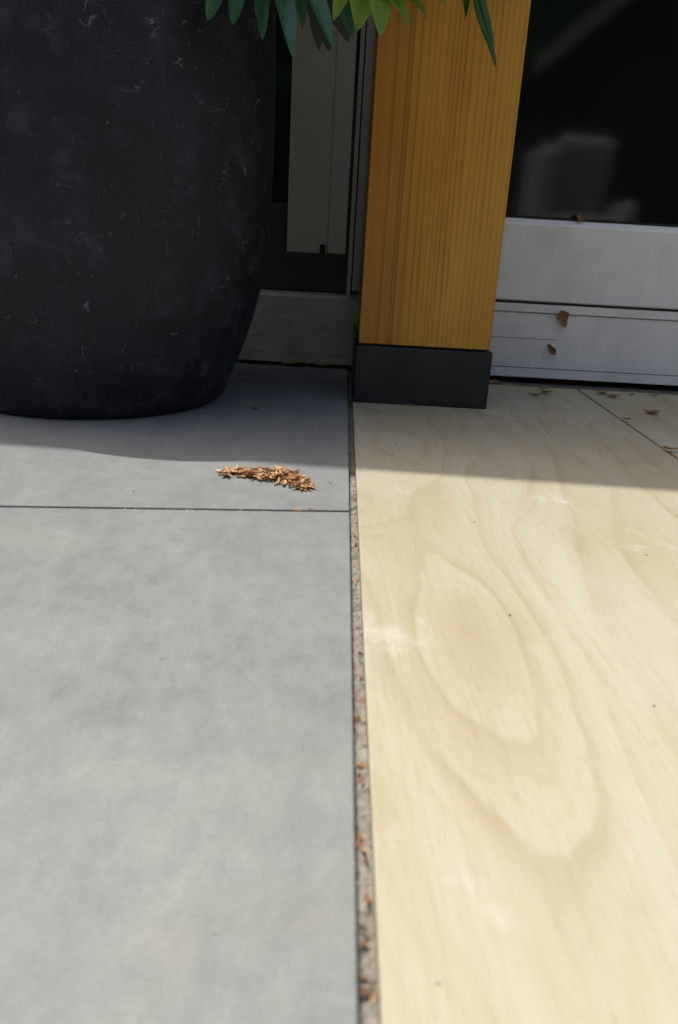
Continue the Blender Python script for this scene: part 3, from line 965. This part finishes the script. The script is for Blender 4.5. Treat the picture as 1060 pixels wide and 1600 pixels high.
crumb_me = bpy.data.meshes.new('crumb')
bm = bmesh.new()
bmesh.ops.create_icosphere(bm, subdivisions=1, radius=0.0017)
for v in bm.verts:
    v.co *= 1 + random.uniform(-0.3, 0.3)
    v.co.z = v.co.z * 0.6 + 0.0008
bm.to_mesh(crumb_me)
bm.free()
crumb_me.materials.append(M['crumb'])
for x, y, s, lab in ((0.1444, 0.5449, 1.0, 'black crumb in the middle of the sunlit cream tile'),
                     (0.1494, 0.7521, 0.8, 'brown crumb on the cream tile close to the shadow edge'),
                     (0.3025, 0.6856, 0.8, 'tiny crumb on the sunlit cream tile towards the right edge'),
                     (0.2133, 0.4279, 0.8, 'grey crumb on the cream tile at the right border'),
                     (0.0523, 0.2249, 0.6, 'brown crumb on the cream tile at the bottom of the photo'),
                     (-0.1063, 0.4546, 0.6, 'dark crumb on the large grey tile'),
                     (-0.0381, 0.2426, 0.5, 'blurred dark crumb low on the large grey tile'),
                     (-0.0491, 1.2128, 1.1, 'dark crumb nearest the post on the shaded grey tile'),
                     (-0.046, 1.262, 1.0, 'dark crumb farther back on the shaded grey tile'),
                     (0.324, 1.1602, 1.0, 'dark crumb on the shaded cream tile right of the post'),
                     (0.3782, 1.0727, 1.0, 'dark crumb on the shaded cream tile near the shadow edge'),
                     (0.086, 1.045, 1.2, 'dark crumb in shade on the cream tile before the post')):
    o = bpy.data.objects.new('crumb', crumb_me)
    o.location = (x, y, 0)
    o.scale = (s * 0.8, s * 0.6, s * 0.6)
    o.rotation_euler = (0, 0, x * 50)
    link(o)
    tag(o, lab, 'crumb')

# ------------------------------------------------------------------ behind the camera (unseen things added for their mirror images in the glass)
chair = tag(empty('garden_chair', (1.23, -1.2, 0)), 'pale padded garden armchair mirrored in the dark door glass', 'chair')  # assumed chair, added to give the pale shape in the glass
box('seat', 0.99, 1.49, -1.36, -0.98, 0.10, 0.42, M['plastic'], chair, 0.04)
o = box('backrest', 1.115, 1.44, -1.42, -1.30, 0.38, 0.825, M['plastic'], chair, 0.05)
o.rotation_euler = (-0.12, 0.05, 0.12)
box('armrest', 0.965, 1.11, -1.38, -0.99, 0.30, 0.745, M['plastic'], chair, 0.05)
box('armrest', 1.445, 1.53, -1.38, -0.99, 0.30, 0.50, M['plastic'], chair, 0.05)
for sx in (1.02, 1.52):
    for sy in (-1.33, -1.02):
        from_bm('leg', bm_tube([(sx, sy, 0.12), (sx, sy, 0.001)], [0.02, 0.016], 8), M['shed_wall'], chair, (sx, sy, 0.05), True)
shed = tag(empty('garden_shed', (3.5, -6.6, -0.075)), 'dark boarded garden shed with grey verge boards mirrored in the glass', 'shed')  # assumed shed, added to give the diagonal bar in the glass
bm = bmesh.new()
pr = [(2.05, -0.075), (4.95, -0.075), (4.95, 2.02), (3.5, 3.25), (2.05, 2.02)]
a = [bm.verts.new((x, -6.0, z)) for x, z in pr]
b = [bm.verts.new((x, -8.0, z)) for x, z in pr]
bm.faces.new(a)
bm.faces.new(list(reversed(b)))
for i in range(5):
    j = (i + 1) % 5
    bm.faces.new((a[i], b[i], b[j], a[j]))
bmesh.ops.recalc_face_normals(bm, faces=bm.faces)
from_bm('wall', bm, M['shed_wall'], shed, (3.5, -7, -0.075))
for sx in (-1, 1):
    bm = bmesh.new()
    q = [(3.5, 3.26), (3.5 + sx * 1.6, 1.90), (3.5 + sx * 1.6, 2.08), (3.5, 3.44)]
    a = [bm.verts.new((x, -5.90, z)) for x, z in q]
    b = [bm.verts.new((x, -5.95, z)) for x, z in q]
    bm.faces.new(a)
    bm.faces.new(list(reversed(b)))
    for i in range(4):
        j = (i + 1) % 4
        bm.faces.new((a[i], b[i], b[j], a[j]))
    bmesh.ops.recalc_face_normals(bm, faces=bm.faces)
    from_bm('verge_board', bm, M['trim'], shed, (3.5 + sx * 0.8, -5.93, 2.6))
    bm = bmesh.new()
    q = [(3.5, 3.27), (3.5 + sx * 1.6, 1.91), (3.5 + sx * 1.6, 2.00), (3.5, 3.36)]
    a = [bm.verts.new((x, -5.96, z)) for x, z in q]
    b = [bm.verts.new((x, -8.1, z)) for x, z in q]
    bm.faces.new(a)
    bm.faces.new(list(reversed(b)))
    for i in range(4):
        j = (i + 1) % 4
        bm.faces.new((a[i], b[i], b[j], a[j]))
    bmesh.ops.recalc_face_normals(bm, faces=bm.faces)
    from_bm('roof', bm, M['shed_wall'], shed, (3.5 + sx * 0.8, -7, 2.6))

added_hedge = tag(empty('hedge', (0, -9, -0.075)), 'tall dark hedge closing the garden, mirrored in the door glass', 'hedge')  # unseen foliage added to keep bright sky out of the glass reflection
bm = bmesh.new()
rh = random.Random(3)
for k in range(14000):
    x = rh.uniform(-12, 12)
    z = rh.uniform(0, 5.4)
    y = -8.6 + 0.25 * mnoise.noise((x * 0.8, z * 0.8, 1)) + rh.uniform(-0.12, 0.12)
    if z > 5.0 + 0.4 * mnoise.noise((x, 0, 0)):
        continue
    u = Vector((rh.gauss(0, 1), rh.gauss(0, 1), rh.gauss(0, 1))).normalized()
    v = u.orthogonal().normalized()
    s = rh.uniform(0.05, 0.09)
    c = Vector((x, y, z))
    bm.faces.new([bm.verts.new(c + u * s), bm.verts.new(c + v * s * 0.5), bm.verts.new(c - u * s), bm.verts.new(c - v * s * 0.5)])
tag(from_bm('foliage', bm, M['hedge_leaf'], added_hedge, (0, -8.6, 0)), kind='stuff')
box('core', -12, 12, -9.6, -8.75, -0.07, 4.8, M['hedge_leaf'], added_hedge, 0.05)
